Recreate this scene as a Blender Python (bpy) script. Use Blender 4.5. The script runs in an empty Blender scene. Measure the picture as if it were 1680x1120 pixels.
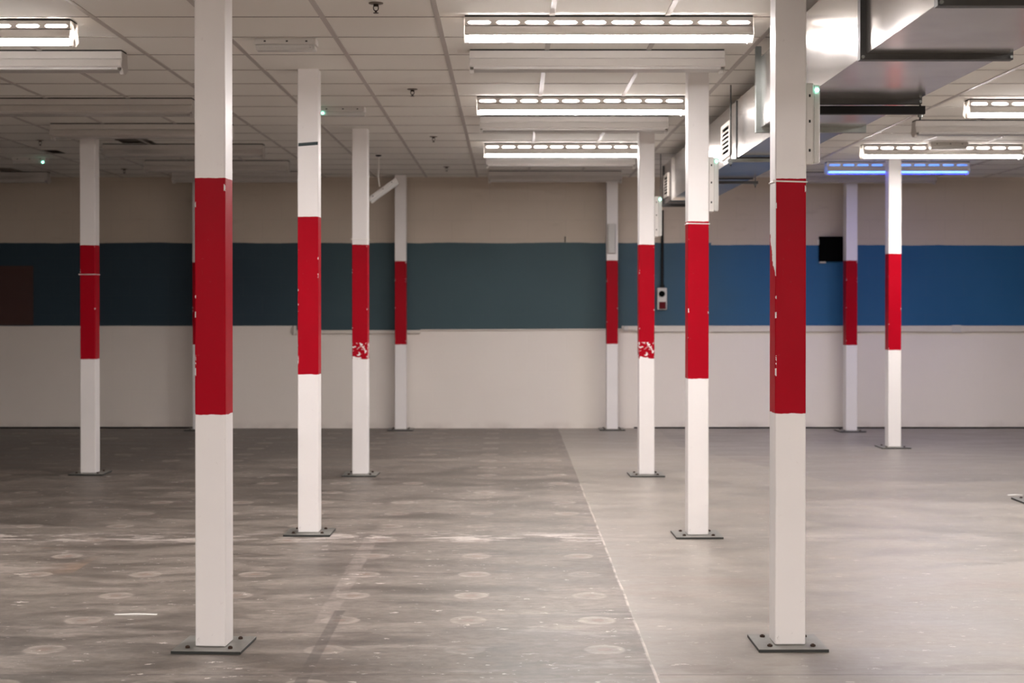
import bpy, bmesh, math, random
from mathutils import Vector, Matrix

random.seed(7)
scene = bpy.context.scene
COL = scene.collection
F = 2484.0            # focal length in pixels of the 1680 x 1120 frame
HC = 1.48             # camera height
CEIL = 2.98
HX, HY = 835.0, 498.0


def px(x, Y):
    return (x - HX) / F * Y


def pz(y, Y):
    return HC + (HY - y) / F * Y


# ------------------------------------------------------------------ objects
def link(o, parent=None):
    COL.objects.link(o)
    if parent is not None:
        o.parent = parent
    return o


def obj(name, bm, mats, parent=None, smooth=False, loc=(0, 0, 0)):
    me = bpy.data.meshes.new(name)
    bmesh.ops.recalc_face_normals(bm, faces=bm.faces[:])
    bm.to_mesh(me)
    bm.free()
    if not isinstance(mats, (list, tuple)):
        mats = [mats]
    for m in mats:
        me.materials.append(m)
    if smooth:
        for p in me.polygons:
            p.use_smooth = True
    o = bpy.data.objects.new(name, me)
    o.location = loc
    return link(o, parent)


def thing(name, label, cat, loc=(0, 0, 0), rot=(0, 0, 0), group=None):
    o = bpy.data.objects.new(name, None)
    o.empty_display_size = 0.1
    o.location = loc
    o.rotation_euler = rot
    link(o)
    return tag(o, label, cat, group)


def tag(o, label, cat, group=None):
    o['label'] = label
    o['category'] = cat
    if group:
        o['group'] = group
    return o


def struct(o, label=None):
    o['kind'] = 'structure'
    if label:
        o['label'] = label
    return o


def dup(root, label, loc, rot=None, group=None):
    r = root.copy()
    COL.objects.link(r)
    r.location = loc
    if rot is not None:
        r.rotation_euler = rot
    r['label'] = label
    if group:
        r['group'] = group
    for ch in list(root.children):
        c = ch.copy()
        COL.objects.link(c)
        c.parent = r
        for g in list(ch.children):
            d = g.copy()
            COL.objects.link(d)
            d.parent = c
    return r


# ------------------------------------------------------------------ mesh helpers
def box(bm, x0, x1, y0, y1, z0, z1, mi=0, bevel=0.0, seg=2):
    vs = [bm.verts.new(p) for p in ((x0, y0, z0), (x1, y0, z0), (x1, y1, z0), (x0, y1, z0),
                                    (x0, y0, z1), (x1, y0, z1), (x1, y1, z1), (x0, y1, z1))]
    fs = [bm.faces.new([vs[i] for i in q]) for q in
          ((0, 3, 2, 1), (4, 5, 6, 7), (0, 1, 5, 4), (1, 2, 6, 5), (2, 3, 7, 6), (3, 0, 4, 7))]
    for f in fs:
        f.material_index = mi
    if bevel:
        es = list({e for f in fs for e in f.edges})
        bmesh.ops.bevel(bm, geom=es, offset=bevel, segments=seg, affect='EDGES', profile=0.5)
    return bm


def tube(bm, p0, p1, r0, r1=None, seg=16, caps=True):
    p0, p1 = Vector(p0), Vector(p1)
    r1 = r0 if r1 is None else r1
    d = (p1 - p0).normalized()
    a = d.orthogonal().normalized()
    b = d.cross(a)
    A, B = [], []
    for i in range(seg):
        t = 2 * math.pi * i / seg
        n = a * math.cos(t) + b * math.sin(t)
        A.append(bm.verts.new(p0 + n * r0))
        B.append(bm.verts.new(p1 + n * r1))
    for i in range(seg):
        j = (i + 1) % seg
        bm.faces.new((A[i], A[j], B[j], B[i]))
    if caps:
        bm.faces.new(A[::-1])
        bm.faces.new(B)
    return bm


def lathe(bm, prof, seg=24, axis='z', off=(0, 0, 0)):
    rings = []
    off = Vector(off)
    for r, h in prof:
        ring = []
        for i in range(seg):
            t = 2 * math.pi * i / seg
            ring.append(bm.verts.new(off + Vector((r * math.cos(t), r * math.sin(t), h))))
        rings.append(ring)
    for k in range(len(rings) - 1):
        for i in range(seg):
            j = (i + 1) % seg
            bm.faces.new((rings[k][i], rings[k][j], rings[k + 1][j], rings[k + 1][i]))
    bm.faces.new(rings[0][::-1])
    bm.faces.new(rings[-1])
    return bm


def path_tube(bm, pts, r, seg=8):
    for a, b in zip(pts[:-1], pts[1:]):
        tube(bm, a, b, r, seg=seg)
    return bm


def prism_x(bm, prof, x0, x1):
    A = [bm.verts.new((x0, y, z)) for y, z in prof]
    B = [bm.verts.new((x1, y, z)) for y, z in prof]
    n = len(prof)
    for i in range(n):
        j = (i + 1) % n
        bm.faces.new((A[i], A[j], B[j], B[i]))
    bm.faces.new(A[::-1])
    bm.faces.new(B)
    return bm


# ------------------------------------------------------------------ node helpers
class NT:
    def __init__(self, name):
        self.m = bpy.data.materials.new(name)
        self.m.use_nodes = True
        self.t = self.m.node_tree
        self.b = self.t.nodes['Principled BSDF']
        self.out = self.t.nodes['Material Output']

    def node(self, typ, **kw):
        n = self.t.nodes.new(typ)
        for k, v in kw.items():
            setattr(n, k, v)
        return n

    def put(self, sock, v):
        if isinstance(v, bpy.types.NodeSocket):
            self.t.links.new(v, sock)
        else:
            if sock.type == 'RGBA' and len(v) == 3:
                v = (*v, 1)
            sock.default_value = v

    def math(self, op, a, b=0.0, c=0.0, clamp=False):
        n = self.node('ShaderNodeMath', operation=op, use_clamp=clamp)
        self.put(n.inputs[0], a)
        self.put(n.inputs[1], b)
        self.put(n.inputs[2], c)
        return n.outputs[0]

    def add(self, a, b): return self.math('ADD', a, b)
    def sub(self, a, b): return self.math('SUBTRACT', a, b)
    def mul(self, a, b): return self.math('MULTIPLY', a, b)
    def gt(self, a, b): return self.math('GREATER_THAN', a, b)
    def lt(self, a, b): return self.math('LESS_THAN', a, b)
    def abs(self, a): return self.math('ABSOLUTE', a)
    def mx(self, a, b): return self.math('MAXIMUM', a, b)
    def mn(self, a, b): return self.math('MINIMUM', a, b)

    def smooth(self, v, a, b, lo=0.0, hi=1.0):
        n = self.node('ShaderNodeMapRange', interpolation_type='SMOOTHSTEP')
        self.put(n.inputs[0], v)
        n.inputs[1].default_value = a
        n.inputs[2].default_value = b
        n.inputs[3].default_value = lo
        n.inputs[4].default_value = hi
        return n.outputs[0]

    def mix(self, f, a, b, mode='MIX'):
        n = self.node('ShaderNodeMix', data_type='RGBA', blend_type=mode)
        self.put(n.inputs[0], f)
        self.put(n.inputs[6], a)
        self.put(n.inputs[7], b)
        return n.outputs[2]

    def coords(self):
        if not hasattr(self, '_c'):
            tc = self.node('ShaderNodeTexCoord')
            self._c = tc.outputs['Object']
            s = self.node('ShaderNodeSeparateXYZ')
            self.t.links.new(self._c, s.inputs[0])
            self.xyz = s.outputs
        return self._c

    def noise(self, scale, detail=4.0, rough=0.55, stretch=(1, 1, 1), off=(0, 0, 0), dist=0.0):
        mp = self.node('ShaderNodeMapping')
        self.t.links.new(self.coords(), mp.inputs[0])
        mp.inputs['Scale'].default_value = stretch
        mp.inputs['Location'].default_value = off
        n = self.node('ShaderNodeTexNoise')
        self.t.links.new(mp.outputs[0], n.inputs['Vector'])
        n.inputs['Scale'].default_value = scale
        n.inputs['Detail'].default_value = detail
        n.inputs['Roughness'].default_value = rough
        n.inputs['Distortion'].default_value = dist
        return n.outputs['Fac']

    def vec(self, x, y, z=0.0):
        n = self.node('ShaderNodeCombineXYZ')
        self.put(n.inputs[0], x)
        self.put(n.inputs[1], y)
        self.put(n.inputs[2], z)
        return n.outputs[0]

    def bump(self, h, strength=0.2, dist=0.01):
        n = self.node('ShaderNodeBump')
        self.put(n.inputs['Height'], h)
        n.inputs['Strength'].default_value = strength
        n.inputs['Distance'].default_value = dist
        self.t.links.new(n.outputs[0], self.b.inputs['Normal'])

    def set(self, **kw):
        for k, v in kw.items():
            self.put(self.b.inputs[k.replace('_', ' ')], v)
        return self.m


def plain(name, col, rough=0.5, metal=0.0, spec=0.5, var=0.06, scale=18):
    n = NT(name)
    f = n.noise(scale, 5)
    c = n.mix(f, tuple(v * (1 - var) for v in col), tuple(min(1, v * (1 + var)) for v in col))
    return n.set(Base_Color=c, Roughness=rough, Metallic=metal, Specular_IOR_Level=spec)


def emis(name, col, k):
    n = NT(name)
    return n.set(Base_Color=(0.8, 0.8, 0.8), Emission_Color=col, Emission_Strength=k, Roughness=0.4)


# ------------------------------------------------------------------ tunables
LAMP = 119.0
WARM = (1.0, 0.945, 0.93)

M = {}
M['lamp_on'] = emis('fluorescent tube lit', WARM, LAMP)
M['lamp_inner'] = emis('inner side of lit diffuser', WARM, 40.0)
M['lamp_blue'] = emis('fluorescent tube lit blue', (0.008, 0.022, 1.0), 17.0)
M['lamp_blue_inner'] = emis('inner side of blue lit diffuser', (0.07, 0.24, 1.0), 5.0)
M['led'] = emis('green indicator', (0.25, 1.0, 0.72), 10.0)
M['tube_off'] = plain('fluorescent tube unlit', (0.50, 0.48, 0.455), 0.3)
M['enamel'] = plain('white enamel sheet', (0.58, 0.55, 0.52), 0.35, var=0.03)
M['gap_shade'] = plain('black shadow gap', (0.015, 0.014, 0.014), 0.8)
M['plastic'] = plain('white moulded plastic', (0.60, 0.575, 0.545), 0.4, var=0.03)
M['black'] = plain('black painted steel', (0.010, 0.010, 0.010), 0.5, spec=0.2)
M['void'] = plain('matt black', (0.004, 0.004, 0.004), 0.9, spec=0.0)
M['dark_steel'] = plain('dark mill steel plate', (0.23, 0.225, 0.205), 0.42, 0.35, var=0.35, scale=9)
M['steel_edge'] = plain('dark steel plate edge', (0.02, 0.022, 0.02), 0.5, 0.2)
M['rust'] = plain('rusty bolt', (0.05, 0.028, 0.018), 0.7, 0.4)
M['zip'] = plain('white cable tie', (0.82, 0.79, 0.74), 0.35)
M['tape'] = plain('dark green tape', (0.012, 0.03, 0.034), 0.4)
M['paper'] = plain('white scrap', (0.85, 0.83, 0.8), 0.6)
M['red_plastic'] = plain('dark red plastic', (0.10, 0.004, 0.008), 0.5, spec=0.1)
M['brass'] = plain('dark bronze sprinkler', (0.035, 0.026, 0.02), 0.35, 0.8)
M['escutcheon'] = plain('dull metal escutcheon', (0.2, 0.17, 0.14), 0.3, 0.8)
M['trunk'] = plain('off white trunking', (0.66, 0.61, 0.55), 0.4)
M['maroon'] = plain('maroon painted board', (0.055, 0.018, 0.014), 0.5)

# lampholder: translucent white plastic
n = NT('translucent white lampholder')
tr = n.node('ShaderNodeBsdfTranslucent')
tr.inputs[0].default_value = (0.85, 0.82, 0.78, 1)
ms = n.node('ShaderNodeMixShader')
ms.inputs[0].default_value = 0.5
n.set(Base_Color=(0.78, 0.75, 0.72), Roughness=0.4)
n.t.links.new(n.b.outputs[0], ms.inputs[1])
n.t.links.new(tr.outputs[0], ms.inputs[2])
n.t.links.new(ms.outputs[0], n.out.inputs[0])
M['holder'] = n.m

# clear prismatic diffuser
n = NT('clear prismatic diffuser')
wv = n.node('ShaderNodeTexWave')
wv.inputs['Scale'].default_value = 60
n.t.links.new(n.coords(), wv.inputs['Vector'])
n.bump(wv.outputs['Fac'], 0.3, 0.002)
M['clear'] = n.set(Base_Color=(0.80, 0.79, 0.76), Roughness=0.25, Transmission_Weight=0.3, IOR=1.45)

# galvanised duct
n = NT('galvanised duct sheet')
f = n.noise(1.7, 4, stretch=(1, .4, 1))
c = n.mix(f, (0.50, 0.475, 0.455), (0.60, 0.575, 0.55))
M['galv'] = n.set(Base_Color=c, Metallic=0.9, Roughness=n.smooth(n.noise(3, 4), 0.2, 0.8, 0.15, 0.20))
M['galv_dark'] = plain('dull galvanised flange', (0.045, 0.045, 0.044), 0.45, 0.5, var=0.3)
M['galv_green'] = plain('weathered galvanised angle', (0.20, 0.215, 0.205), 0.38, 0.8, var=0.3)

# ceiling tile
n = NT('ceiling tile')
c = n.mix(n.noise(0.55, 3), (0.79, 0.77, 0.72), (0.86, 0.84, 0.79))
st = n.smooth(n.noise(0.9, 5, off=(3, 1, 0)), 0.62, 0.75)
c = n.mix(n.mul(st, 0.25), c, (0.45, 0.38, 0.32))
n.bump(n.noise(160, 3), 0.15, 0.002)
M['tile'] = n.set(Base_Color=c, Roughness=0.85, Specular_IOR_Level=0.2)
M['tbar'] = plain('grey ceiling runner', (0.47, 0.43, 0.40), 0.38, var=0.05)
M['crossbar'] = plain('ceiling cross tee', (0.36, 0.33, 0.30), 0.5, var=0.05)

# back wall: three painted bands
n = NT('banded block wall')
n.coords()
X, Y, Z = n.xyz
br = n.node('ShaderNodeTexBrick')
n.t.links.new(n.vec(X, Z), br.inputs['Vector'])
br.inputs['Scale'].default_value = 1.0
br.inputs['Brick Width'].default_value = 0.45
br.inputs['Row Height'].default_value = 0.225
br.inputs['Mortar Size'].default_value = 0.006
br.inputs['Mortar Smooth'].default_value = 0.6
wob = n.mul(n.sub(n.noise(2.2, 4), 0.5), 0.03)
zz = n.add(Z, wob)
mid = n.mul(n.gt(X, -2.55), n.lt(X, 1.34))
low = n.sub(1.216, n.mul(mid, 0.05))
up = n.gt(zz, n.add(2.202, n.mul(n.gt(X, 2.4), -0.028)))
dn = n.lt(n.add(Z, n.mul(wob, 0.25)), low)
cream = n.mix(n.noise(1.1, 5), (0.49, 0.42, 0.345), (0.60, 0.525, 0.44))
cream = n.mix(n.mul(n.smooth(n.noise(2.0, 6, stretch=(1, 1, 3)), 0.6, 0.75), 0.3), cream, (0.33, 0.26, 0.2))
white = n.mix(n.noise(0.9, 5, off=(5, 0, 2)), (0.77, 0.71, 0.65), (0.85, 0.795, 0.74))
dirt = n.mul(n.smooth(Z, 0.12, 0.0), n.smooth(n.noise(3.0, 5), 0.4, 0.7))
white = n.mix(n.mul(dirt, 0.35), white, (0.35, 0.29, 0.25))
bn = n.noise(1.6, 5, off=(1, 0, 7))
blue = n.mix(bn, (0.036, 0.073, 0.088), (0.050, 0.094, 0.110))
xw = n.add(X, n.mul(n.sub(n.noise(0.8, 3, off=(4, 0, 1)), 0.5), 1.2))
blue_right = n.mix(bn, (0.006, 0.088, 0.225), (0.014, 0.112, 0.265))
blue = n.mix(n.smooth(xw, 0.9, 3.6), blue, blue_right)  # band colour turns bluer towards the right
navy_shade = n.mix(bn, (0.014, 0.036, 0.054), (0.022, 0.046, 0.068))
blue = n.mix(n.smooth(xw, -1.3, -3.4), blue, navy_shade)  # left end darkened: its dimness is painted into the band colour
c = n.mix(up, blue, cream)
c = n.mix(dn, c, white)
c = n.mix(n.mul(n.mul(br.outputs['Fac'], n.sub(1.0, dn)), 0.07), c, (0.1, 0.09, 0.08))
n.bump(n.add(n.mul(br.outputs['Fac'], -0.25), n.mul(n.noise(45, 4), 0.35)), 0.35, 0.006)
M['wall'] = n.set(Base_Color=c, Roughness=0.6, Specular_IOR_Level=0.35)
M['side_wall'] = plain('cream painted wall', (0.55, 0.48, 0.41), 0.7, var=0.08, scale=1.5)
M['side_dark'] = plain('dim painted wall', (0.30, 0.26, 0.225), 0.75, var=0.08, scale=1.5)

# floor
n = NT('worn concrete floor')
n.coords()
X, Y, Z = n.xyz
edge = n.add(0.585, n.mul(n.sub(n.noise(1.5, 3), 0.5), 0.02))
right = n.gt(X, edge)
big = n.noise(0.55, 5, 0.6, stretch=(0.7, 1.2, 1))
med = n.noise(2.6, 6, 0.62, stretch=(0.6, 1.6, 1), off=(2, 3, 0), dist=0.6)
fine = n.noise(17, 7, 0.72, stretch=(0.8, 1.3, 1))
grit = n.noise(60, 4, 0.7)
lc = n.mix(n.smooth(big, 0.3, 0.7), (0.165, 0.142, 0.126), (0.235, 0.205, 0.182))
lc = n.mix(n.smooth(med, 0.30, 0.72), n.mix(1.0, lc, (0.62, 0.60, 0.58), 'MULTIPLY'), n.mix(1.0, lc, (1.38, 1.36, 1.33), 'MULTIPLY'))
rc = n.mix(n.smooth(big, 0.3, 0.7), (0.262, 0.236, 0.208), (0.312, 0.280, 0.247))
rc = n.mix(n.smooth(med, 0.3, 0.75), n.mix(1.0, rc, (0.86, 0.86, 0.85), 'MULTIPLY'), n.mix(1.0, rc, (1.10, 1.08, 1.06), 'MULTIPLY'))
# old floor coating darker toward the back corner (its own edge) and worn brown patches
patch = n.mul(n.gt(n.add(X, n.mul(Y, 0.30)), 6.45), n.mul(n.gt(X, 1.75), n.gt(Y, 12.6)))
rc = n.mix(n.mul(patch, 0.40), rc, (0.17, 0.155, 0.15))
brown = n.mul(n.smooth(n.noise(0.9, 5, stretch=(.6, 1.5, 1), off=(7, 2, 0)), 0.56, 0.70), 0.35)
rc = n.mix(brown, rc, (0.27, 0.205, 0.165))
far_shade = n.mul(n.smooth(n.add(X, n.mul(n.sub(n.noise(0.7, 4, off=(2, 2, 9)), 0.5), 2.5)), -1.2, -2.6), n.smooth(n.add(Y, n.mul(n.sub(n.noise(0.9, 5, off=(6, 1, 2)), 0.5), 2.2)), 13.4, 14.6))
lc = n.mix(n.mul(far_shade, 0.45), lc, (0.10, 0.086, 0.08))  # far left floor darkened, shade there painted into the colour
# ring marks of the removed pedestals, 0.6 m grid
gx = n.math('FLOORED_MODULO', n.add(X, 0.19 + 0.3 + 6.0), 0.6)
gy = n.math('FLOORED_MODULO', n.add(Y, -6.47 + 0.3 + 6.0), 0.6)
wn = n.mul(n.sub(n.noise(9, 3), 0.5), 0.035)
dx = n.sub(gx, 0.3)
dy = n.sub(gy, 0.3)
r = n.add(n.math('SQRT', n.add(n.mul(dx, dx), n.mul(dy, dy))), wn)
wc = n.sub(r, n.mul(n.sub(n.noise(22, 3, off=(5, 5, 5)), 0.5), 0.05))
disc = n.smooth(r, 0.096, 0.078)
core = n.smooth(wc, 0.040, 0.024)
cellv = n.node('ShaderNodeTexWhiteNoise', noise_dimensions='2D')
n.t.links.new(n.vec(n.math('FLOOR', n.math('DIVIDE', n.add(X, 6.49), 0.6)), n.math('FLOOR', n.math('DIVIDE', n.add(Y, -0.17), 0.6))), cellv.inputs['Vector'])
near_cols = n.mx(n.mul(n.gt(X, -0.6), 0.55), n.gt(cellv.outputs['Value'], 0.35))
amt = n.mul(n.mul(disc, n.sub(1.0, right)), n.mul(n.smooth(n.noise(7, 4, off=(1, 8, 0)), 0.25, 0.6, 0.35, 1.0), n.mul(near_cols, n.smooth(cellv.outputs['Value'], 0.0, 1.0, 0.55, 1.0))))
ringn = n.smooth(n.noise(30, 4, 0.7), 0.3, 0.65, 0.35, 1.0)
halo = n.mul(n.smooth(r, 0.045, 0.070), ringn)
lc = n.mix(n.mul(amt, n.add(0.50, n.mul(halo, 0.40))), lc, (0.43, 0.37, 0.325))
lc = n.mix(n.mul(n.mul(amt, core), 0.8), lc, (0.25, 0.175, 0.14))
# strips left by an old partition line, running away from the viewer
sx = n.sub(X, n.add(-0.865, n.mul(n.sub(n.noise(3, 3), 0.5), 0.03)))
strip = n.smooth(n.abs(sx), 0.05, 0.035)
lc = n.mix(n.mul(n.mul(strip, n.mul(n.gt(Y, 7.0), n.lt(Y, 9.6))), n.smooth(n.noise(8, 4, off=(4, 4, 0)), 0.3, 0.6, 0.05, 0.6)), lc, (0.34, 0.29, 0.26))
sx2 = n.sub(X, -0.815)
strip2 = n.mul(n.smooth(n.abs(sx2), 0.03, 0.02), n.lt(Y, 7.3))
lc = n.mix(n.mul(strip2, 0.6), lc, (0.09, 0.075, 0.066))
# joints
def jline(yy, w, lo=-30.0, hi=30.0):
    d = n.abs(n.sub(n.add(Y, n.mul(n.sub(n.noise(4, 3, off=(yy, 0, 0)), 0.5), 0.012)), yy))
    return n.mul(n.smooth(d, w, w * 0.4), n.mul(n.gt(X, lo), n.lt(X, hi)))
c = n.mix(right, lc, rc)
jl = n.mx(n.mx(jline(6.81, 0.010, -1.9, -.35), jline(6.03, 0.012)), n.mx(jline(8.24, 0.010, -1.5, -0.3), jline(9.72, 0.010, -9, .585)))
c = n.mix(n.mul(jl, 0.65), c, (0.11, 0.09, 0.08))
smear = n.mul(n.smooth(n.abs(n.sub(Y, 6.13)), 0.20, 0.02), n.smooth(n.noise(3.5, 5, stretch=(1, 2, 1), off=(9, 9, 0)), 0.44, 0.60))
c = n.mix(n.mul(smear, 0.6), c, (0.17, 0.14, 0.115))
# band of white filler along the joint in line with the second columns
wb = n.mul(n.smooth(n.abs(n.sub(Y, 9.58)), 0.26, 0.06), n.smooth(n.noise(4.5, 7, 0.7, stretch=(0.5, 1.9, 1), off=(0, 5, 0)), 0.51, 0.545))
wb = n.mul(wb, n.sub(1.0, n.mul(right, 0.75)))
c = n.mix(n.mul(wb, 0.8), c, (0.60, 0.535, 0.49))
# paint flecks
fl = n.noise(11, 4, 0.7, stretch=(0.7, 1.3, 1), off=(3, 3, 1))
fleck = n.mul(n.smooth(fl, 0.645, 0.66), n.smooth(n.noise(1.3, 2, off=(8, 1, 0)), 0.33, 0.5))
c = n.mix(n.mul(fleck, n.sub(0.8, n.mul(right, 0.35))), c, (0.72, 0.65, 0.60))
scuff = n.smooth(n.noise(2.1, 6, 0.7, stretch=(0.6, 1.8, 1), off=(1, 6, 2)), 0.55, 0.68)
c = n.mix(n.mul(n.mul(scuff, n.sub(1.0, n.mul(right, 0.7))), 0.5), c, (0.40, 0.345, 0.305))
orange = n.mul(n.smooth(n.noise(0.8, 3, off=(2, 7, 0)), 0.52, 0.66), n.mul(n.lt(X, -2.4), n.mul(n.gt(Y, 7.4), n.lt(Y, 9.2))))
c = n.mix(n.mul(orange, 0.4), c, (0.42, 0.27, 0.18))
fl2 = n.noise(26, 3, 0.6, stretch=(0.7, 1.2, 1), off=(6, 2, 4))
fleck2 = n.mul(n.smooth(fl2, 0.67, 0.69), n.smooth(n.noise(0.9, 3, off=(3, 9, 5)), 0.45, 0.62))
c = n.mix(n.mul(fleck2, n.sub(0.75, n.mul(right, 0.25))), c, (0.70, 0.64, 0.60))
dk = n.smooth(n.noise(5.5, 6, 0.7, stretch=(0.5, 1.6, 1), off=(12, 3, 3), dist=1.0), 0.56, 0.70)
c = n.mix(n.mul(n.mul(dk, n.sub(1.0, n.mul(right, 0.8))), 0.5), c, (0.095, 0.08, 0.07))
c = n.mix(n.mul(n.smooth(grit, 0.56, 0.72), 0.35), c, n.mix(1.0, c, (1.5, 1.48, 1.46), 'MULTIPLY'))
# edge line of the painted half
el = n.mul(n.smooth(n.abs(n.sub(X, edge)), 0.009, 0.003), n.mul(n.lt(Y, 12.4), n.smooth(n.noise(6, 4), 0.40, 0.62, 0.05, 0.75)))
c = n.mix(el, c, (0.62, 0.55, 0.50))
c = n.mix(n.mul(n.smooth(fine, 0.38, 0.64), n.sub(0.75, n.mul(right, 0.45))), c, n.mix(1.0, c, (0.66, 0.65, 0.64), 'MULTIPLY'))
n.bump(n.add(n.mul(med, 0.4), n.mul(fine, 0.25)), 0.12, 0.01)
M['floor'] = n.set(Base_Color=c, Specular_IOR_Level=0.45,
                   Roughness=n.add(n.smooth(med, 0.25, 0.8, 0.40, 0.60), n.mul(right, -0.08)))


HW = 0.0665   # half width of a column


def column_mat(zt, zb, scrape=False, peel_sheen=False):
    n = NT('painted steel column')
    n.coords()
    X, Y, Z = n.xyz
    w = n.mul(n.sub(n.noise(16, 3), 0.5), 0.012)
    zz = n.add(Z, w)
    red = n.mul(n.gt(zz, zb), n.lt(zz, zt))
    ax, ay = n.abs(X), n.abs(Y)
    corner = n.gt(n.mn(ax, ay), HW - 0.006)
    chip = n.mx(n.gt(n.noise(34, 4, 0.6, off=(zt * 7, zb * 3, 0)), 0.78),
                n.mul(corner, n.gt(n.noise(17, 4, off=(zt, 0, zb)), 0.63)))
    keep = n.sub(1.0, chip)
    if scrape:
        zone = n.mul(n.lt(Z, zb + 0.14), n.gt(n.noise(13, 5, 0.6, stretch=(1, 1, 1.6), off=(zt * 3, 2, 1), dist=1.2), 0.53))
        keep = n.mul(keep, n.sub(1.0, zone))
    red = n.mul(red, keep)
    redc = n.mix(n.noise(3.5, 4), (0.31, 0.0008, 0.009), (0.40, 0.002, 0.013))
    wht = n.mix(n.noise(2.5, 4), (0.77, 0.74, 0.725), (0.84, 0.81, 0.80))
    if peel_sheen:  # whitened left face: reflected sheen painted in along with peeled paint
        side = n.mul(n.lt(X, -HW + 0.003), n.gt(n.add(Z, n.add(n.mul(Y, -1.2), n.mul(n.sub(n.noise(9, 4), 0.5), 0.35))), zt - 0.33))
        red = n.mul(red, n.sub(1.0, side))
    c = n.mix(red, wht, redc)
    scr = n.mul(n.smooth(n.noise(24, 5, 0.65), 0.66, 0.72), n.smooth(Z, 0.55, 0.02, 0.1, 0.75))
    c = n.mix(scr, c, (0.24, 0.18, 0.15))
    n.bump(n.noise(7, 3, stretch=(1, 1, .4)), 0.06, 0.01)
    return n.set(Base_Color=c, Roughness=n.smooth(n.noise(5, 3), 0.2, 0.8, 0.33, 0.45), Specular_IOR_Level=n.sub(0.5, n.mul(red, 0.44)))


# ================================================================== SETTING
XL, XR, YB, YF = -11.5, 9.5, -9.5, 17.98
bm = bmesh.new()
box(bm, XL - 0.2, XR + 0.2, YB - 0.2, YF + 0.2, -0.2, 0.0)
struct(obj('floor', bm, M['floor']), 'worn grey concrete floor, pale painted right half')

# tiles: 0.6 m grid with a few gaps open to the dark void above
holes = [(-3.62, -3.30, 13.70, 14.21), (-4.62, -4.42, 14.80, 15.15), (-6.40, -5.36, 15.55, 16.05),
         (-6.40, -5.50, 16.75, 17.20), (-4.40, -3.37, 10.36, 10.40)]


def sub_rect(rs, h):
    out = []
    for (a, b, c, d) in rs:
        h0, h1, h2, h3 = max(a, h[0]), min(b, h[1]), max(c, h[2]), min(d, h[3])
        if h0 >= h1 or h2 >= h3:
            out.append((a, b, c, d))
            continue
        for q in ((a, h0, c, d), (h1, b, c, d), (h0, h1, c, h2), (h0, h1, h3, d)):
            if q[1] - q[0] > 1e-6 and q[3] - q[2] > 1e-6:
                out.append(q)
    return out


bm = bmesh.new()
rects = [(XL - 0.1, XR + 0.1, YB - 0.1, YF + 0.1)]
for h in holes:
    rects = sub_rect(rects, h)
for (a, b, c, d) in rects:
    box(bm, a, b, c, d, CEIL, CEIL + 0.005)
ceil = struct(obj('ceiling', bm, M['tile']), 'suspended ceiling of square off-white tiles')
# runners and cross tees are part of the ceiling
bm = bmesh.new()
x = -0.375 - 0.6 * 18
while x < XR:
    if x > XL:
        box(bm, x - 0.014, x + 0.014, YB, YF - 0.01, CEIL - 0.005, CEIL + 0.002)
    x += 0.6
obj('ceiling_runner', bm, M['tbar'], ceil)
bm = bmesh.new()
y = 7.93 - 0.6 * 30
while y < YF:
    if y > YB:
        box(bm, XL, XR, y - 0.006, y + 0.006, CEIL - 0.003, CEIL + 0.002)
    y += 0.6
obj('ceiling_cross_tee', bm, M['crossbar'], ceil)
bm = bmesh.new()
box(bm, XL - 0.1, XR + 0.1, YB - 0.1, YF + 0.1, CEIL + 0.45, CEIL + 0.55)
struct(obj('ceiling_void', bm, M['void']), 'dark void above the ceiling tiles')

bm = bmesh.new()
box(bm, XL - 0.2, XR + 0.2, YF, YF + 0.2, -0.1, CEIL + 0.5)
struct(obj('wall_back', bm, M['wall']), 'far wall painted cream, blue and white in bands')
bm = bmesh.new()
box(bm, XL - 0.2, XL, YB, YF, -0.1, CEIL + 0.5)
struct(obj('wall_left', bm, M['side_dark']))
bm = bmesh.new()
box(bm, XR, XR + 0.2, YB, YF, -0.1, CEIL + 0.5)
struct(obj('wall_right', bm, M['side_wall']))
bm = bmesh.new()
box(bm, XL - 0.2, XR + 0.2, YB - 0.2, YB, -0.1, CEIL + 0.5)
struct(obj('wall_rear', bm, M['side_wall']))
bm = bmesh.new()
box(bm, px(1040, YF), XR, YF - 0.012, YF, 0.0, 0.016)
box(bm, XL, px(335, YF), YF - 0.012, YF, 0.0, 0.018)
struct(obj('shadow_strip_back', bm, M['black']), 'dark strip along the foot of the far wall')  # thin strip drawn as the dark shadow gap at the wall foot

# trunking along the lower edge of the blue band
bm = bmesh.new()
box(bm, px(1052, YF), XR, YF - 0.045, YF, pz(544, YF), pz(534, YF), bevel=0.006)
struct(obj('trim_1', bm, M['trunk']), 'off-white cable trunking under the blue band on the right')
bm = bmesh.new()
box(bm, px(483, YF), px(690, YF), YF - 0.04, YF, pz(547, YF), pz(541.5, YF), bevel=0.005)
box(bm, px(482, YF), px(487, YF), YF - 0.05, YF, pz(548, YF), pz(534, YF), bevel=0.005)
struct(obj('trim_2', bm, M['trunk']), 'short cable trunking under the dark blue band')
bm = bmesh.new()
tube(bm, (px(690, YF), YF - 0.012, pz(541.5, YF)), (px(1030, YF), YF - 0.012, pz(540, YF)), 0.010, seg=10)
struct(obj('trim_3', bm, M['trunk']), 'thin white conduit under the blue band')

# ================================================================== COLUMNS
PLATE = 0.014


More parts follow.
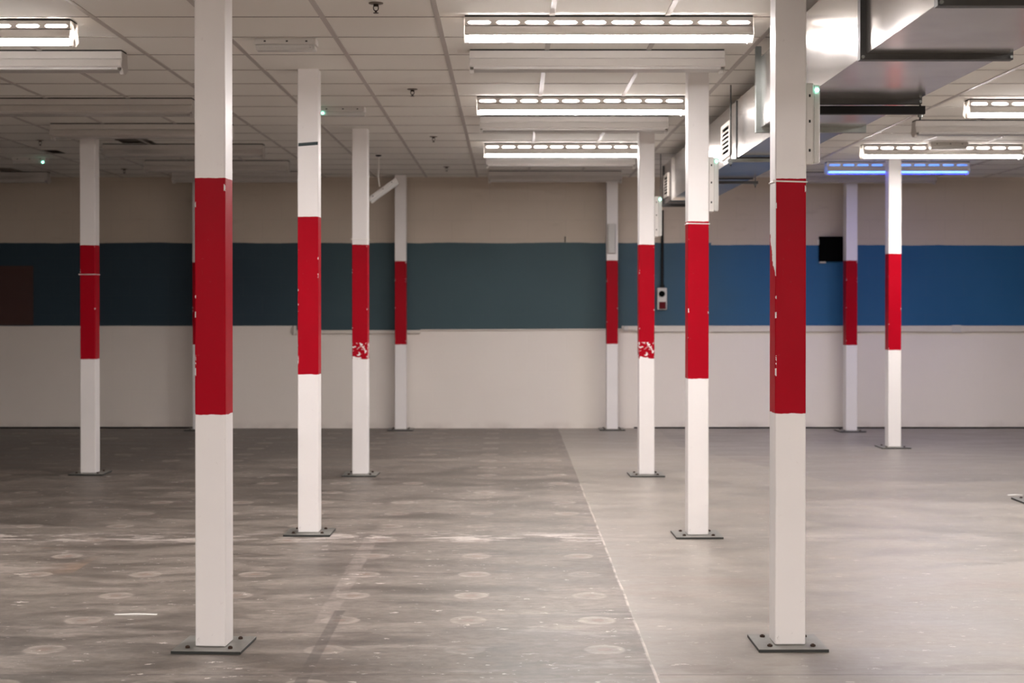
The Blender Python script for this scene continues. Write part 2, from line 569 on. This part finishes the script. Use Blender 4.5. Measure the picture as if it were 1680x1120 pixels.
def column(px_center, Yf, zt_px, zb_px, label, rot=0.0, scrape=False, peel_sheen=False, ties=(), tape=None, face_off=0.0):
    yc = Yf + HW
    xc = px(px_center, Yf)
    zt, zb = pz(zt_px, Yf), pz(zb_px, Yf)
    t = thing('column', label, 'column', (xc, yc, 0), (0, 0, rot), 'banded steel columns')
    bm = bmesh.new()
    box(bm, -HW, HW, -HW, HW, PLATE + 0.001, CEIL + 0.004, bevel=0.006, seg=3)
    sh = obj('shaft', bm, column_mat(zt, zb, scrape, peel_sheen), t)
    bm = bmesh.new()
    box(bm, -0.149, 0.149, -0.149, 0.149, 0.0, PLATE, bevel=0.0015, seg=1)
    bm.normal_update()
    for f in bm.faces:
        if abs(f.normal.z) < 0.5:
            f.material_index = 1
    bp = obj('base_plate', bm, [M['dark_steel'], M['steel_edge']], t)
    for sx in (-1, 1):
        for sy in (-1, 1):
            bm = bmesh.new()
            tube(bm, (sx * 0.092, sy * 0.092, PLATE), (sx * 0.092, sy * 0.092, PLATE + 0.008), 0.011, seg=6)
            tube(bm, (sx * 0.092, sy * 0.092, PLATE + 0.008), (sx * 0.092, sy * 0.092, PLATE + 0.011), 0.006, seg=10)
            obj('bolt', bm, M['rust'], bp)
    for (yl, yr) in ties:
        zl, zr = pz(yl, Yf), pz(yr, Yf)
        h, k, o = 0.0035, 0.0025, HW + 0.0015
        bm = bmesh.new()
        cs = [(-o, -o, zl), (o, -o, zr), (o, o, zr), (-o, o, zl)]
        for a, b in zip(cs, cs[1:] + cs[:1]):
            A, B = Vector(a), Vector(b)
            tube(bm, A, B, h, seg=8)
        box(bm, -o - 0.010, -o + 0.002, -o - 0.004, -o + 0.006, zl - 0.005, zl + 0.005)
        obj('cable_tie', bm, M['zip'], t)
    if tape:
        (xa, ya, xb, yb) = tape
        a = Vector((px(xa, Yf) - xc, -HW - 0.0006, pz(ya, Yf)))
        b = Vector((px(xb, Yf) - xc, -HW - 0.0006, pz(yb, Yf)))
        u = Vector((0, 0, 0.0105))
        bm = bmesh.new()
        vs = [bm.verts.new(p) for p in (a - u, b - u, b + u, a + u)]
        ws = [bm.verts.new(p + Vector((0, 0.0012, 0))) for p in (a - u, b - u, b + u, a + u)]
        bm.faces.new(vs)
        bm.faces.new(ws[::-1])
        for i in range(4):
            j = (i + 1) % 4
            bm.faces.new((vs[i], ws[i], ws[j], vs[j]))
        obj('tape_strip', bm, M['tape'], t)
    return t


R = math.radians
column(346, 6.46, 292, 680, 'nearest white and red column on the left, large in front of the others', rot=R(-3.5))
column(1297, 6.496, 293, 678, 'nearest white and red column on the right, cable-tied, in front of the metal duct', rot=R(0.5), peel_sheen=True, ties=((297.0, 298.5),))
column(505.5, 9.685, 355.5, 614, 'left white and red column with a dark tape strip near its top', rot=R(-0.5), tape=(490, 237.6, 522, 235.2))
column(1145.5, 9.583, 363, 621, 'second column on the right, cable-tied, with an emergency light near the duct grille', rot=R(1.0), ties=((366.5, 367.2),))
column(590.5, 13.0, 401, 589, 'left column with red paint scraped at the foot of its band, below the dangling light', rot=R(-1.5), scrape=True, ties=((392, 392.2),))
column(1061, 12.98, 401, 588, 'right column with torn paint low on its red band, beside the wall socket', rot=R(1.0), scrape=True)
column(657, 17.67, 428, 565, 'far left column standing close to the back wall, just right of the dangling light')
column(1004.5, 17.7, 427, 564, 'far column close to the back wall with an emergency light on its front')
column(144, 13.1, 402, 589, 'leftmost column, cable-tied round its red band, in the dim left side', rot=R(-1.0), ties=((450, 450),))
column(325, 17.67, 430, 565, 'far column almost hidden behind the nearest left column')
column(1468, 15.5, 416, 574, 'rightmost column, in front of the blue-lit lamp', rot=R(1.5))
column(1397, 17.48, 427, 566, 'far right column beside the black square box on the wall', rot=R(3.0))
c_edge = column(835 + 3.955 / 11.25 * F, 11.25, 405, 595, 'column at the right edge of the view, only the corner of its plate showing')

# ================================================================== LIGHT FITTINGS
L2 = 0.75


def slot_panel(bm, yy):
    z0, z1 = -0.051, -0.009
    s0, s1 = -0.047, -0.028
    cell = 2 * L2 / 10
    for k in range(10):
        xa = -L2 + k * cell
        xb = xa + cell
        i0, i1 = xa + 0.014, xb - 0.014
        c = 0.012
        inner = [(i0 + c, s0), (i1 - c, s0), (i1, s0 + 0.008), (i1, s1 - 0.008), (i1 - c, s1), (i0 + c, s1), (i0, s1 - 0.008), (i0, s0 + 0.008)]
        outer = [(i0 + c, z0), (i1 - c, z0), (xb, z0), (xb, z1), (i1 - c, z1), (i0 + c, z1), (xa, z1), (xa, z0)]
        A = [bm.verts.new((x, yy, z)) for x, z in inner]
        B = [bm.verts.new((x, yy, z)) for x, z in outer]
        for i in range(8):
            j = (i + 1) % 8
            bm.faces.new((A[i], A[j], B[j], B[i]))


def make_fitting(label, tube_mat, inner_mat, slots=True, name='fluorescent_light'):
    t = thing(name, label, 'ceiling light', (0, 0, 0), group='fluorescent light fittings')
    # spine with a V section, fixed to the ceiling
    bm = bmesh.new()
    prism_x(bm, [(-0.057, -0.011), (0.057, -0.011), (0.004, -0.056), (-0.004, -0.056)], -L2 + 0.002, L2 - 0.002)
    obj('spine', bm, M['enamel'], t)
    bm = bmesh.new()
    box(bm, -L2, L2, -0.061, 0.061, -0.0105, 0.0)
    obj('gap_shade', bm, M['gap_shade'], t)  # black strip in place of the shadow gap under the ceiling
    # slotted reflector wings
    bm = bmesh.new()
    for s in (-1, 1):
        if slots:
            slot_panel(bm, s * 0.061)
        else:
            bm.faces.new([bm.verts.new(p) for p in ((-L2, s * 0.061, -0.051), (L2, s * 0.061, -0.051), (L2, s * 0.061, -0.009), (-L2, s * 0.061, -0.009))])
        pr = [(s * 0.061, -0.051), (s * 0.051, -0.052), (s * 0.051, -0.058), (s * 0.063, -0.059), (s * 0.078, -0.094), (s * 0.081, -0.099), (s * 0.075, -0.105)]
        for (a, b) in zip(pr[:-1], pr[1:]):
            v = [bm.verts.new(p) for p in ((-L2, a[0], a[1]), (L2, a[0], a[1]), (L2, b[0], b[1]), (-L2, b[0], b[1]))]
            bm.faces.new(v)
    bmesh.ops.remove_doubles(bm, verts=bm.verts[:], dist=1e-5)
    rf = obj('reflector', bm, M['enamel'], t)
    so = rf.modifiers.new('thickness', 'SOLIDIFY')
    so.thickness = 0.0012
    so.offset = 0
    # lampholders
    for s in (-1, 1):
        bm = bmesh.new()
        prof = [(-0.060, -0.011), (0.060, -0.011), (0.062, -0.058), (0.080, -0.098), (0.076, -0.106), (0.026, -0.136), (-0.026, -0.136), (-0.076, -0.106), (-0.080, -0.098), (-0.062, -0.058)]
        a, b = (L2 + 0.0008, L2 + 0.004) if s > 0 else (-L2 - 0.004, -L2 - 0.0008)
        prism_x(bm, prof, a, b)
        lh = obj('lampholder', bm, M['holder'], t)
        bm = bmesh.new()
        xa = s * (L2 - 0.022)
        tube(bm, (xa, 0, -0.118), (s * (L2 + 0.0005), 0, -0.118), 0.0205, seg=14)
        obj('socket_cap', bm, M['plastic'], lh)
    bm = bmesh.new()
    prism_x(bm, [(-0.068, -0.103), (0.068, -0.103), (0.067, -0.116), (0.060, -0.120), (-0.060, -0.120), (-0.067, -0.116)], -L2 + 0.022, L2 - 0.022)
    bmesh.ops.recalc_face_normals(bm, faces=bm.faces[:])
    bm.normal_update()
    for f in bm.faces:
        if f.normal.z > -0.3:
            f.material_index = 1
    obj('diffuser', bm, [tube_mat, inner_mat], t)
    return t


AX, BX, CX, DX = -3.06, 0.52, 4.11, -5.99
lit = make_fitting('nearest lit fluorescent light, large in the middle above the columns', M['lamp_on'], M['lamp_inner'])
lit.location = (BX, 7.95, CEIL)
dup(lit, 'lit fluorescent light cut off by the top left edge', (AX, 8.05, CEIL))
dup(lit, 'middle one of the three lit lights in the central row', (BX, 11.0, CEIL))
dup(lit, 'farthest lit light of the central row, reaching the right column', (BX, 14.2, CEIL))
dup(lit, 'lit fluorescent light cut off by the right edge, below the duct', (CX + 0.01, 11.16, CEIL))
dup(lit, 'lit light on the right with an emergency light fixed before it', (CX - 0.03, 14.3, CEIL))
# rows go on unseen; extra fittings behind the viewer added to brighten the columns
behind = [(CX, 7.95, 'lit right-row light outside the view'), (AX, 1.75, 'lit left-row light behind the viewer'), (CX, 1.75, 'lit right-row light behind the viewer')]
for k, w_ in enumerate(('second', 'third', 'fourth', 'fifth', 'sixth', 'seventh', 'eighth')):
    for xx, rw in ((AX, 'left'), (BX, 'central'), (CX, 'right')):
        behind.append((xx, -1.3 - 1.15 * k, w_ + ' lit ' + rw + '-row fill light added behind the viewer'))
for (lx, ly, lb) in behind:
    dup(lit, lb, (lx, ly, CEIL))

blue = make_fitting('fluorescent light with a glowing blue tube behind the rightmost column', M['lamp_blue'], M['lamp_blue_inner'])
blue.location = (CX, 16.05, CEIL)

off = make_fitting('unlit light just behind the nearest lit light of the central row', M['tube_off'], M['tube_off'], slots=False)
off.location = (BX, 9.0, CEIL)
for (lx, ly, lb) in ((BX, 12.15, 'unlit light between the middle and farthest lit lights of the central row'),
                     (BX, 15.3, 'unlit light next behind the farthest lit central light'),
                     (BX, 17.15, 'last unlit light of the central row, against the back wall'),
                     (AX + 0.02, 9.02, 'unlit light nearest behind the lit one at the top left'),
                     (AX, 11.1, 'unlit left light ending at the nearest left column, second behind the lit one'),
                     (AX, 12.65, 'unlit light in line with the top of the leftmost column'),
                     (AX, 14.27, 'unlit left light under the dark ceiling gap'),
                     (AX, 15.9, 'second unlit light from the back wall in the left row'),
                     (AX, 17.2, 'last unlit light of the left row, against the back wall'),
                     (DX, 17.25, 'unlit light at the far left edge by the back wall'),
                     (CX - 0.04, 12.42, 'unlit light between the two white lit lights on the right'),
                     (CX, 17.3, 'last unlit light on the right, behind the blue one')):
    dup(off, lb, (lx, ly, CEIL))

# ================================================================== EMERGENCY LIGHTS
# built lying: length along X, back plate at z = 0, lens toward -Z
def make_emergency(label, led=True, led_side=1):
    t = thing('emergency_light', label, 'emergency light', group='emergency bulkhead lights')
    bm = bmesh.new()
    box(bm, -0.175, 0.175, -0.052, 0.052, -0.036, 0.0, bevel=0.006)
    bd = obj('mounting_body', bm, M['plastic'], t)
    for xx in (-0.115, 0.01, 0.12):
        bm = bmesh.new()
        box(bm, xx - 0.006, xx + 0.006, -0.0535, -0.0500, -0.022, -0.014)
        obj('screw', bm, M['black'], bd)
    bm = bmesh.new()
    prof = [(-0.048, -0.036), (0.048, -0.036), (0.044, -0.058), (0.034, -0.066), (-0.034, -0.066), (-0.044, -0.058)]
    prism_x(bm, prof, -0.168, 0.168)
    bmesh.ops.bevel(bm, geom=bm.edges[:], offset=0.004, segments=2, affect='EDGES')
    obj('diffuser', bm, M['clear'], t)
    bm = bmesh.new()
    tube(bm, (-0.14, 0.0, -0.0505), (0.13, 0.0, -0.0505), 0.007, seg=10)
    obj('tube', bm, M['tube_off'], t)
    bm = bmesh.new()
    s = led_side
    lathe(bm, [(0.004, -0.004), (0.009, 0.0), (0.009, 0.006), (0.003, 0.010)], 12)
    o = obj('indicator', bm, M['led'] if led else M['tube_off'], t, loc=(s * 0.145, -0.047, -0.050))
    o.rotation_euler = (R(90), 0, 0)
    return t


e_left = make_emergency('emergency light on the ceiling with a green dot, beside the taped column', True, -1)
e_left.location = (-1.275, 11.6, CEIL + 0.001)
e_right = make_emergency('emergency light on the dim far left ceiling with a green dot', True, 1)
e_right.location = (-4.93, 15.6, CEIL + 0.001)
e_off = make_emergency('unlit emergency light on the ceiling, nearest, above the taped column', False, 1)
e_off.location = (-1.265, 8.62, CEIL + 0.001)
dup(e_off, 'emergency light fixed before the lit light on the right', (4.09, 14.12, CEIL + 0.001))
# upright on the columns: rotate so that length runs along Z and the lens faces +X
M_up = Matrix(((0, 0, -1), (0, 1, 0), (1, 0, 0)))      # local x -> z, local z -> -x


def upright(src, label, xf, yc, ztop, zrot=0.0):
    e = dup(src, label, (xf, yc, ztop - 0.175))
    e.rotation_mode = 'XYZ'
    e.rotation_euler = (Matrix.Rotation(zrot, 3, 'Z') @ M_up).to_euler()
    return e


upright(e_right, 'upright emergency light on the nearest right column, just under the duct', px(1297, 6.496) + HW + 0.001, 6.496 + 0.075, pz(138, 6.55))
upright(e_right, 'upright emergency light on the second right column, below the duct grille', px(1145.5, 9.583) + HW + 0.001, 9.583 + 0.07, pz(258, 9.65))
upright(e_right, 'upright emergency light on the third right column, above the wall socket', px(1061, 12.98) + HW + 0.001, 12.98 + 0.07, pz(322, 13.05))
upright(e_off, 'upright emergency light on the front of the far column', px(1003, 17.7), 17.7 - 0.001, pz(367, 17.7), zrot=R(-90))

# dangling light
dangle = dup(e_off, 'emergency light dangling askew from the ceiling by its cable', (px(626, 15.3), 15.3, pz(309, 15.3)), (0, R(-36), 0))
dx, dy, dz = dangle.location
bm = bmesh.new()
inv = Matrix.Rotation(R(36), 3, 'Y')
pts = [Vector((-0.03, 0, CEIL - dz - 0.002)), Vector((-0.028, 0.0, 0.22)), Vector((-0.034, 0.0, 0.12)), Vector((-0.02, 0.0, 0.016))]
path_tube(bm, [inv @ p for p in pts], 0.006)
obj('hanging_cable', bm, M['zip'], dangle)
bm = bmesh.new()
lathe(bm, [(0.03, 0.0), (0.03, -0.008), (0.012, -0.016)], 16)
for v in bm.verts:
    v.co = inv @ (v.co + Vector((-0.03, 0, CEIL - dz)))
obj('ceiling_rose', bm, M['black'], dangle)

# ================================================================== SPRINKLERS
def make_sprinkler(label):
    t = thing('fire_sprinkler', label, 'sprinkler', group='ceiling sprinkler heads')
    bm = bmesh.new()
    lathe(bm, [(0.037, 0.0), (0.036, -0.004), (0.020, -0.008)], 28)
    obj('escutcheon', bm, M['escutcheon'], t, smooth=True)
    bm = bmesh.new()
    lathe(bm, [(0.013, -0.006), (0.013, -0.016), (0.009, -0.018)], 16)
    for s in (-1, 1):
        path_tube(bm, [(s * 0.011, 0, -0.014), (s * 0.0125, 0, -0.025), (s * 0.010, 0, -0.034), (s * 0.003, 0, -0.041)], 0.0024)
    tube(bm, (0, 0, -0.037), (0, 0, -0.047), 0.0045, seg=10)
    obj('frame', bm, M['brass'], t)
    bm = bmesh.new()
    tube(bm, (0, 0, -0.017), (0, 0, -0.038), 0.0022, seg=8)
    obj('glass_bulb', bm, M['zip'], t)
    bm = bmesh.new()
    lathe(bm, [(0.005, -0.046), (0.0135, -0.049), (0.0135, -0.051), (0.004, -0.051)], 18)
    obj('deflector', bm, M['brass'], t)
    return t


sp = make_sprinkler('nearest ceiling sprinkler, at the top edge left of the largest lit light')
sp.location = (-0.664, 7.57, CEIL)
for (a, b, lb) in ((-0.675, 10.6, 'second ceiling sprinkler of the middle line, left of the middle lit light'),
                   (-0.676, 13.6, 'third ceiling sprinkler of the middle line'),
                   (-0.683, 16.6, 'farthest ceiling sprinkler of the middle line, near the back wall'),
                   (-4.30, 13.9, 'ceiling sprinkler on the dim left, just left of the leftmost column'),
                   (-4.28, 16.86, 'ceiling sprinkler on the dim left, just right of the leftmost column')):
    dup(sp, lb, (a, b, CEIL))

# ================================================================== DUCT
dz0, dz1 = HC + 1.0, HC + 1.40
duct = thing('ventilation_duct', 'large galvanised metal ventilation duct hanging along the right side', 'duct', (1.7, 0, dz0))
O = Vector((1.7, 0, dz0))


def dbm(fn):
    bm = bmesh.new()
    fn(bm)
    for v in bm.verts:
        v.co -= O
    return bm


NX0, NX1, FX0, FX1 = 1.43, 2.0, 1.572, 1.96
joints = [-2.0, -0.8, 0.4, 1.6, 2.8, 3.9, 5.0, 6.1, 7.44, 8.62]
for a, b in zip(joints[:-1], joints[1:]):
    obj('duct_section', dbm(lambda bm: box(bm, NX0, NX1, a + 0.001, b - 0.001, dz0, dz1)), M['galv'], duct)


def reducer(bm):
    N = 6
    rings = []
    for i in range(N + 1):
        t = i / N
        s = t * t * (3 - 2 * t)
        yy = 8.621 + 0.33 * t
        xa = NX0 + (FX0 - NX0) * s
        xb = NX1 + (FX1 - NX1) * s
        rings.append([bm.verts.new(p) for p in ((xa, yy, dz0), (xb, yy, dz0), (xb, yy, dz1), (xa, yy, dz1))])
    for p, q in zip(rings[:-1], rings[1:]):
        for i in range(4):
            j = (i + 1) % 4
            bm.faces.new((p[i], p[j], q[j], q[i]))
    bm.faces.new(rings[0])
    bm.faces.new(rings[-1][::-1])


obj('duct_reducer', dbm(reducer), M['galv'], duct)
fj = [8.952, 10.45, 12.2, 13.4, 14.5, 15.4]
for a, b in zip(fj[:-1], fj[1:]):
    obj('duct_section', dbm(lambda bm: box(bm, FX0, FX1, a + 0.001, b - 0.001, dz0 + 0.006, dz1)), M['galv'], duct)


def frame(bm, x0, x1, z0, z1, ya, yb, th):
    box(bm, x0 - th, x0 + 0.002, ya, yb, z0 - th, z1)
    box(bm, x1 - 0.002, x1 + th, ya, yb, z0 - th, z1)
    box(bm, x0 + 0.002, x1 - 0.002, ya, yb, z0 - th, z0 + 0.002)


for yj in joints[1:-1]:
    obj('flange', dbm(lambda bm: frame(bm, NX0, NX1, dz0, dz1, yj - 0.022, yj + 0.022, 0.022)), M['galv_dark'], duct)
    for xx in (NX0 - 0.012, NX1 + 0.012):
        obj('corner_bolt', dbm(lambda bm: tube(bm, (xx, yj - 0.034, dz0 - 0.012), (xx, yj + 0.034, dz0 - 0.012), 0.007, seg=6)), M['galv_green'], duct)
obj('flange', dbm(lambda bm: frame(bm, NX0, NX1, dz0, dz1 + 0.06, 8.60, 8.64, 0.028)), M['galv_green'], duct)
for yj in (10.45, 12.2):
    obj('flange', dbm(lambda bm: frame(bm, FX0, FX1, dz0 + 0.006, dz1, yj - 0.010, yj + 0.010, 0.006)), M['black'], duct)
obj('flange', dbm(lambda bm: frame(bm, FX0, FX1, dz0 + 0.006, dz1, 14.49, 14.53, 0.018)), M['galv'], duct)
obj('flange', dbm(lambda bm: frame(bm, FX0, FX1, dz0 + 0.006, dz1, 15.37, 15.42, 0.012)), M['galv_dark'], duct)


def grille(Ya, Yb, za, zb, x):
    g = obj('air_grille', dbm(lambda bm: (box(bm, x - 0.012, x, Ya, Ya + 0.05, za, zb), box(bm, x - 0.012, x, Yb - 0.05, Yb, za, zb),
                                          box(bm, x - 0.012, x, Ya + 0.05, Yb - 0.05, za, za + 0.03), box(bm, x - 0.012, x, Ya + 0.05, Yb - 0.05, zb - 0.03, zb))), M['trunk'], duct)
    obj('grille_recess', dbm(lambda bm: box(bm, x - 0.003, x - 0.0005, Ya + 0.05, Yb - 0.05, za + 0.03, zb - 0.03)), M['void'], g)

    def slats(bm):
        n = 6
        h = (zb - za - 0.06) / n
        for k in range(1, n):
            z = za + 0.03 + k * h
            box(bm, x - 0.010, x - 0.004, Ya + 0.05, Yb - 0.05, z - 0.006, z + 0.006)
    obj('grille_slats', dbm(slats), M['trunk'], g)


grille(10.72, 11.16, HC + 1.05, HC + 1.30, FX0)
grille(14.90, 15.32, HC + 1.06, HC + 1.29, FX0)


# hangers: a channel under the duct on two threaded rods from the ceiling
def hanger(y, x0, x1, zb, chan_h, label, m):
    t = thing('duct_hanger', label, 'hanger', (0.5 * (x0 + x1), y, zb), group='duct hangers')
    o = Vector((0.5 * (x0 + x1), y, zb))

    def mk(name, fn, mat, par):
        bm = bmesh.new()
        fn(bm)
        for v in bm.verts:
            v.co -= o
        return obj(name, bm, mat, par)
    mk('channel', lambda bm: (box(bm, x0, x1, y - 0.02, y + 0.02, zb, zb + 0.004), box(bm, x0, x1, y - 0.02, y - 0.016, zb + 0.004, zb + chan_h),
                              box(bm, x0, x1, y + 0.016, y + 0.02, zb + 0.004, zb + chan_h)), m, t)
    for xx in (x0 + 0.02, x1 - 0.02):
        rd = mk('threaded_rod', lambda bm: tube(bm, (xx, y, zb - 0.03), (xx, y, CEIL + 0.004), 0.005, seg=8), M['galv_dark'], t)
        mk('nut', lambda bm: tube(bm, (xx, y, zb - 0.014), (xx, y, zb - 0.001), 0.012, seg=6), M['galv_green'], rd)
    return t


hanger(7.50, NX0 - 0.06, NX1 + 0.055, dz0 - 0.064, 0.040, 'dark channel under the wide duct beside the nearest right column', M['black'])
hanger(10.40, FX0 - 0.07, FX1 + 0.07, dz0 - 0.028, 0.022, 'duct hanger with a long rod beside the slatted grille', M['galv_green'])
hanger(12.3, FX0 - 0.06, FX1 + 0.06, dz0 - 0.028, 0.022, 'duct hanger behind the second right column', M['galv_dark'])
hanger(15.2, FX0 - 0.07, FX1 + 0.06, dz0 - 0.028, 0.022, 'duct hanger at the far open end of the duct', M['galv_dark'])

# ================================================================== THINGS ON THE BACK WALL
# wall socket with its black conduit
W = YF
sk = thing('wall_socket', 'white and red wall socket below a black conduit on the blue band', 'socket', (px(1085, W), W, pz(490, W)))
o = Vector(sk.location)


def sbm(fn):
    bm = bmesh.new()
    fn(bm)
    for v in bm.verts:
        v.co -= o
    return bm


xa, xb = px(1077.5, W), px(1093.5, W)
obj('socket_body', sbm(lambda bm: box(bm, xa, xb, W - 0.07, W - 0.0005, pz(508, W), pz(472, W), bevel=0.012)), M['plastic'], sk)
obj('red_cover', sbm(lambda bm: box(bm, xa + 0.02, xb - 0.016, W - 0.082, W - 0.0705, pz(506.5, W), pz(495, W), bevel=0.004)), M['red_plastic'], sk)
obj('socket_inlet', sbm(lambda bm: tube(bm, (px(1085, W), W - 0.0705, pz(482, W)), (px(1085, W), W - 0.085, pz(482, W)), 0.037, 0.034, seg=24)), M['void'], sk)
obj('conduit', sbm(lambda bm: (tube(bm, (px(1086, W), W - 0.028, pz(472, W)), (px(1086, W), W - 0.028, pz(345, W)), 0.017, seg=12),
                               tube(bm, (px(1086, W), W - 0.028, pz(472, W)), (px(1086, W), W - 0.028, pz(467, W)), 0.026, seg=12))), M['black'], sk)

bx = thing('wall_box', 'black square box high on the wall at the top of the blue band', 'box', (px(1363, W), W, pz(409, W)))
o = Vector(bx.location)
xa, xb, za, zb = px(1343, W), px(1383, W), pz(429, W), pz(388, W)
obj('casing', sbm(lambda bm: (box(bm, xa, xa + 0.014, W - 0.06, W - 0.0005, za, zb), box(bm, xb - 0.014, xb, W - 0.06, W - 0.0005, za, zb),
                              box(bm, xa + 0.014, xb - 0.014, W - 0.06, W - 0.0005, za, za + 0.014), box(bm, xa + 0.014, xb - 0.014, W - 0.06, W - 0.0005, zb - 0.014, zb))), M['void'], bx)
obj('front_panel', sbm(lambda bm: box(bm, xa + 0.0145, xb - 0.0145, W - 0.045, W - 0.001, za + 0.0145, zb - 0.0145)), M['void'], bx)
obj('torn_edge', sbm(lambda bm: (box(bm, xa + 0.005, xa + 0.075, W - 0.05, W - 0.002, za - 0.018, za - 0.0005), box(bm, xa - 0.02, xa - 0.0005, W - 0.03, W - 0.002, za + 0.2, za + 0.26))), M['trunk'], bx)

pn = thing('wall_board', 'dark maroon board on the blue band at the left edge', 'board', (px(20, W), W, pz(485, W)))
o = Vector(pn.location)
xa, xb, za, zb = px(-40, W), px(55, W), pz(533, W), pz(436, W)
obj('panel', sbm(lambda bm: box(bm, xa + 0.02, xb - 0.02, W - 0.012, W - 0.0005, za + 0.02, zb - 0.02)), M['maroon'], pn)
obj('frame', sbm(lambda bm: (box(bm, xa, xa + 0.0195, W - 0.018, W - 0.0005, za, zb), box(bm, xb - 0.0195, xb, W - 0.018, W - 0.0005, za, zb),
                             box(bm, xa + 0.0195, xb - 0.0195, W - 0.018, W - 0.0005, za, za + 0.0195), box(bm, xa + 0.0195, xb - 0.0195, W - 0.018, W - 0.0005, zb - 0.0195, zb))), M['maroon'], pn)

# junction box and loose conduit end at the start of the right trunking
jb = thing('conduit_junction', 'white conduit fitting at the left end of the right trunking', 'conduit', (px(1030, W), W, pz(540, W)))
o = Vector(jb.location)
obj('elbow', sbm(lambda bm: tube(bm, (px(1024, W), W - 0.04, pz(538, W)), (px(1051, W), W - 0.03, pz(541, W)), 0.026, 0.028, seg=14)), M['trunk'], jb)
obj('junction_cap', sbm(lambda bm: lathe(bm, [(0.02, -0.03), (0.034, -0.02), (0.034, 0.02), (0.02, 0.03)], 16, off=(px(1026, W), W - 0.04, pz(538.5, W)))), M['plastic'], jb)
bm = bmesh.new()
box(bm, px(1560, W), px(1575, W), W - 0.052, W - 0.0455, pz(545, W), pz(533, W), bevel=0.002)
tag(obj('socket_plate', bm, M['plastic']), 'white socket plate set on the trunking under the right blue band', 'socket')
bm = bmesh.new()
tube(bm, (px(927, W), W - 0.0005, pz(396, W)), (px(927, W), W - 0.03, pz(396, W)), 0.006, seg=8)
tube(bm, (px(927, W), W - 0.027, pz(397, W)), (px(927, W), W - 0.027, pz(388, W)), 0.006, seg=8)
tag(obj('wall_hook', bm, M['black']), 'tiny dark hook at the top of the blue band near the far right column', 'hook')

# ================================================================== SCRAPS ON THE FLOOR
def scrap(name, label, cx, cy, lx, ly, rz):
    bm = bmesh.new()
    N = 8
    top, bot = [], []
    for i in range(N + 1):
        t = i / N
        x = (t - 0.5) * lx
        w = ly * (0.5 - 0.12 * abs(2 * t - 1) + 0.05 * math.sin(7 * t))
        h = 0.002 + 0.003 * math.sin(math.pi * t) ** 2
        for s in (-1, 1):
            top.append(bm.verts.new((x, s * w, h)))
            bot.append(bm.verts.new((x, s * w, 0)))
    for i in range(N):
        a, b, c, d = 2 * i, 2 * i + 1, 2 * i + 3, 2 * i + 2
        bm.faces.new((top[a], top[b], top[c], top[d]))
        bm.faces.new((bot[d], bot[c], bot[b], bot[a]))
        bm.faces.new((top[a], top[d], bot[d], bot[a]))
        bm.faces.new((top[b], bot[b], bot[c], top[c]))
    bm.faces.new((top[0], bot[0], bot[1], top[1]))
    bm.faces.new((top[-2], top[-1], bot[-1], bot[-2]))
    ob = obj(name, bm, M['paper'])
    ob.location = (cx, cy, 0.0005)
    ob.rotation_euler = (0, 0, rz)
    return tag(ob, label, 'scrap')


def fl(y):
    return F * HC / (y - HY)


scrap('paper_scrap', 'thin white strip lying on the floor left of the nearest left column', px(222, fl(1009)), fl(1009), 0.20, 0.022, R(1))
scrap('paper_scrap', 'white scrap on the floor behind the plate at the right edge', px(1666, fl(812.5)), fl(812.5), 0.115, 0.035, R(-3))

# ================================================================== CAMERA
A = 0.008
cd = bpy.data.cameras.new('camera')
cam = bpy.data.objects.new('camera', cd)
COL.objects.link(cam)
cam.location = (0, 0, HC)
cam.rotation_euler = (math.pi / 2 - A, 0, 0)
cd.sensor_width = 36.0
cd.sensor_fit = 'HORIZONTAL'
cd.lens = F * 36.0 / 1680.0
cd.shift_x = (840 - HX) / 1680.0
cd.shift_y = (HY - 560 + F * math.tan(A)) / 1680.0
cd.clip_end = 100
cd.dof.use_dof = True
cd.dof.focus_distance = 6.7
cd.dof.aperture_fstop = 4.0
scene.camera = cam

w = bpy.data.worlds.new('world')
scene.world = w
w.use_nodes = True
w.node_tree.nodes['Background'].inputs[0].default_value = (0, 0, 0, 1)
w.node_tree.nodes['Background'].inputs[1].default_value = 0.0

vs = scene.view_settings
vs.view_transform = 'Standard'
vs.look = 'None'
vs.gamma = 1.0
vs.exposure = 0.0
vs.use_curve_mapping = False
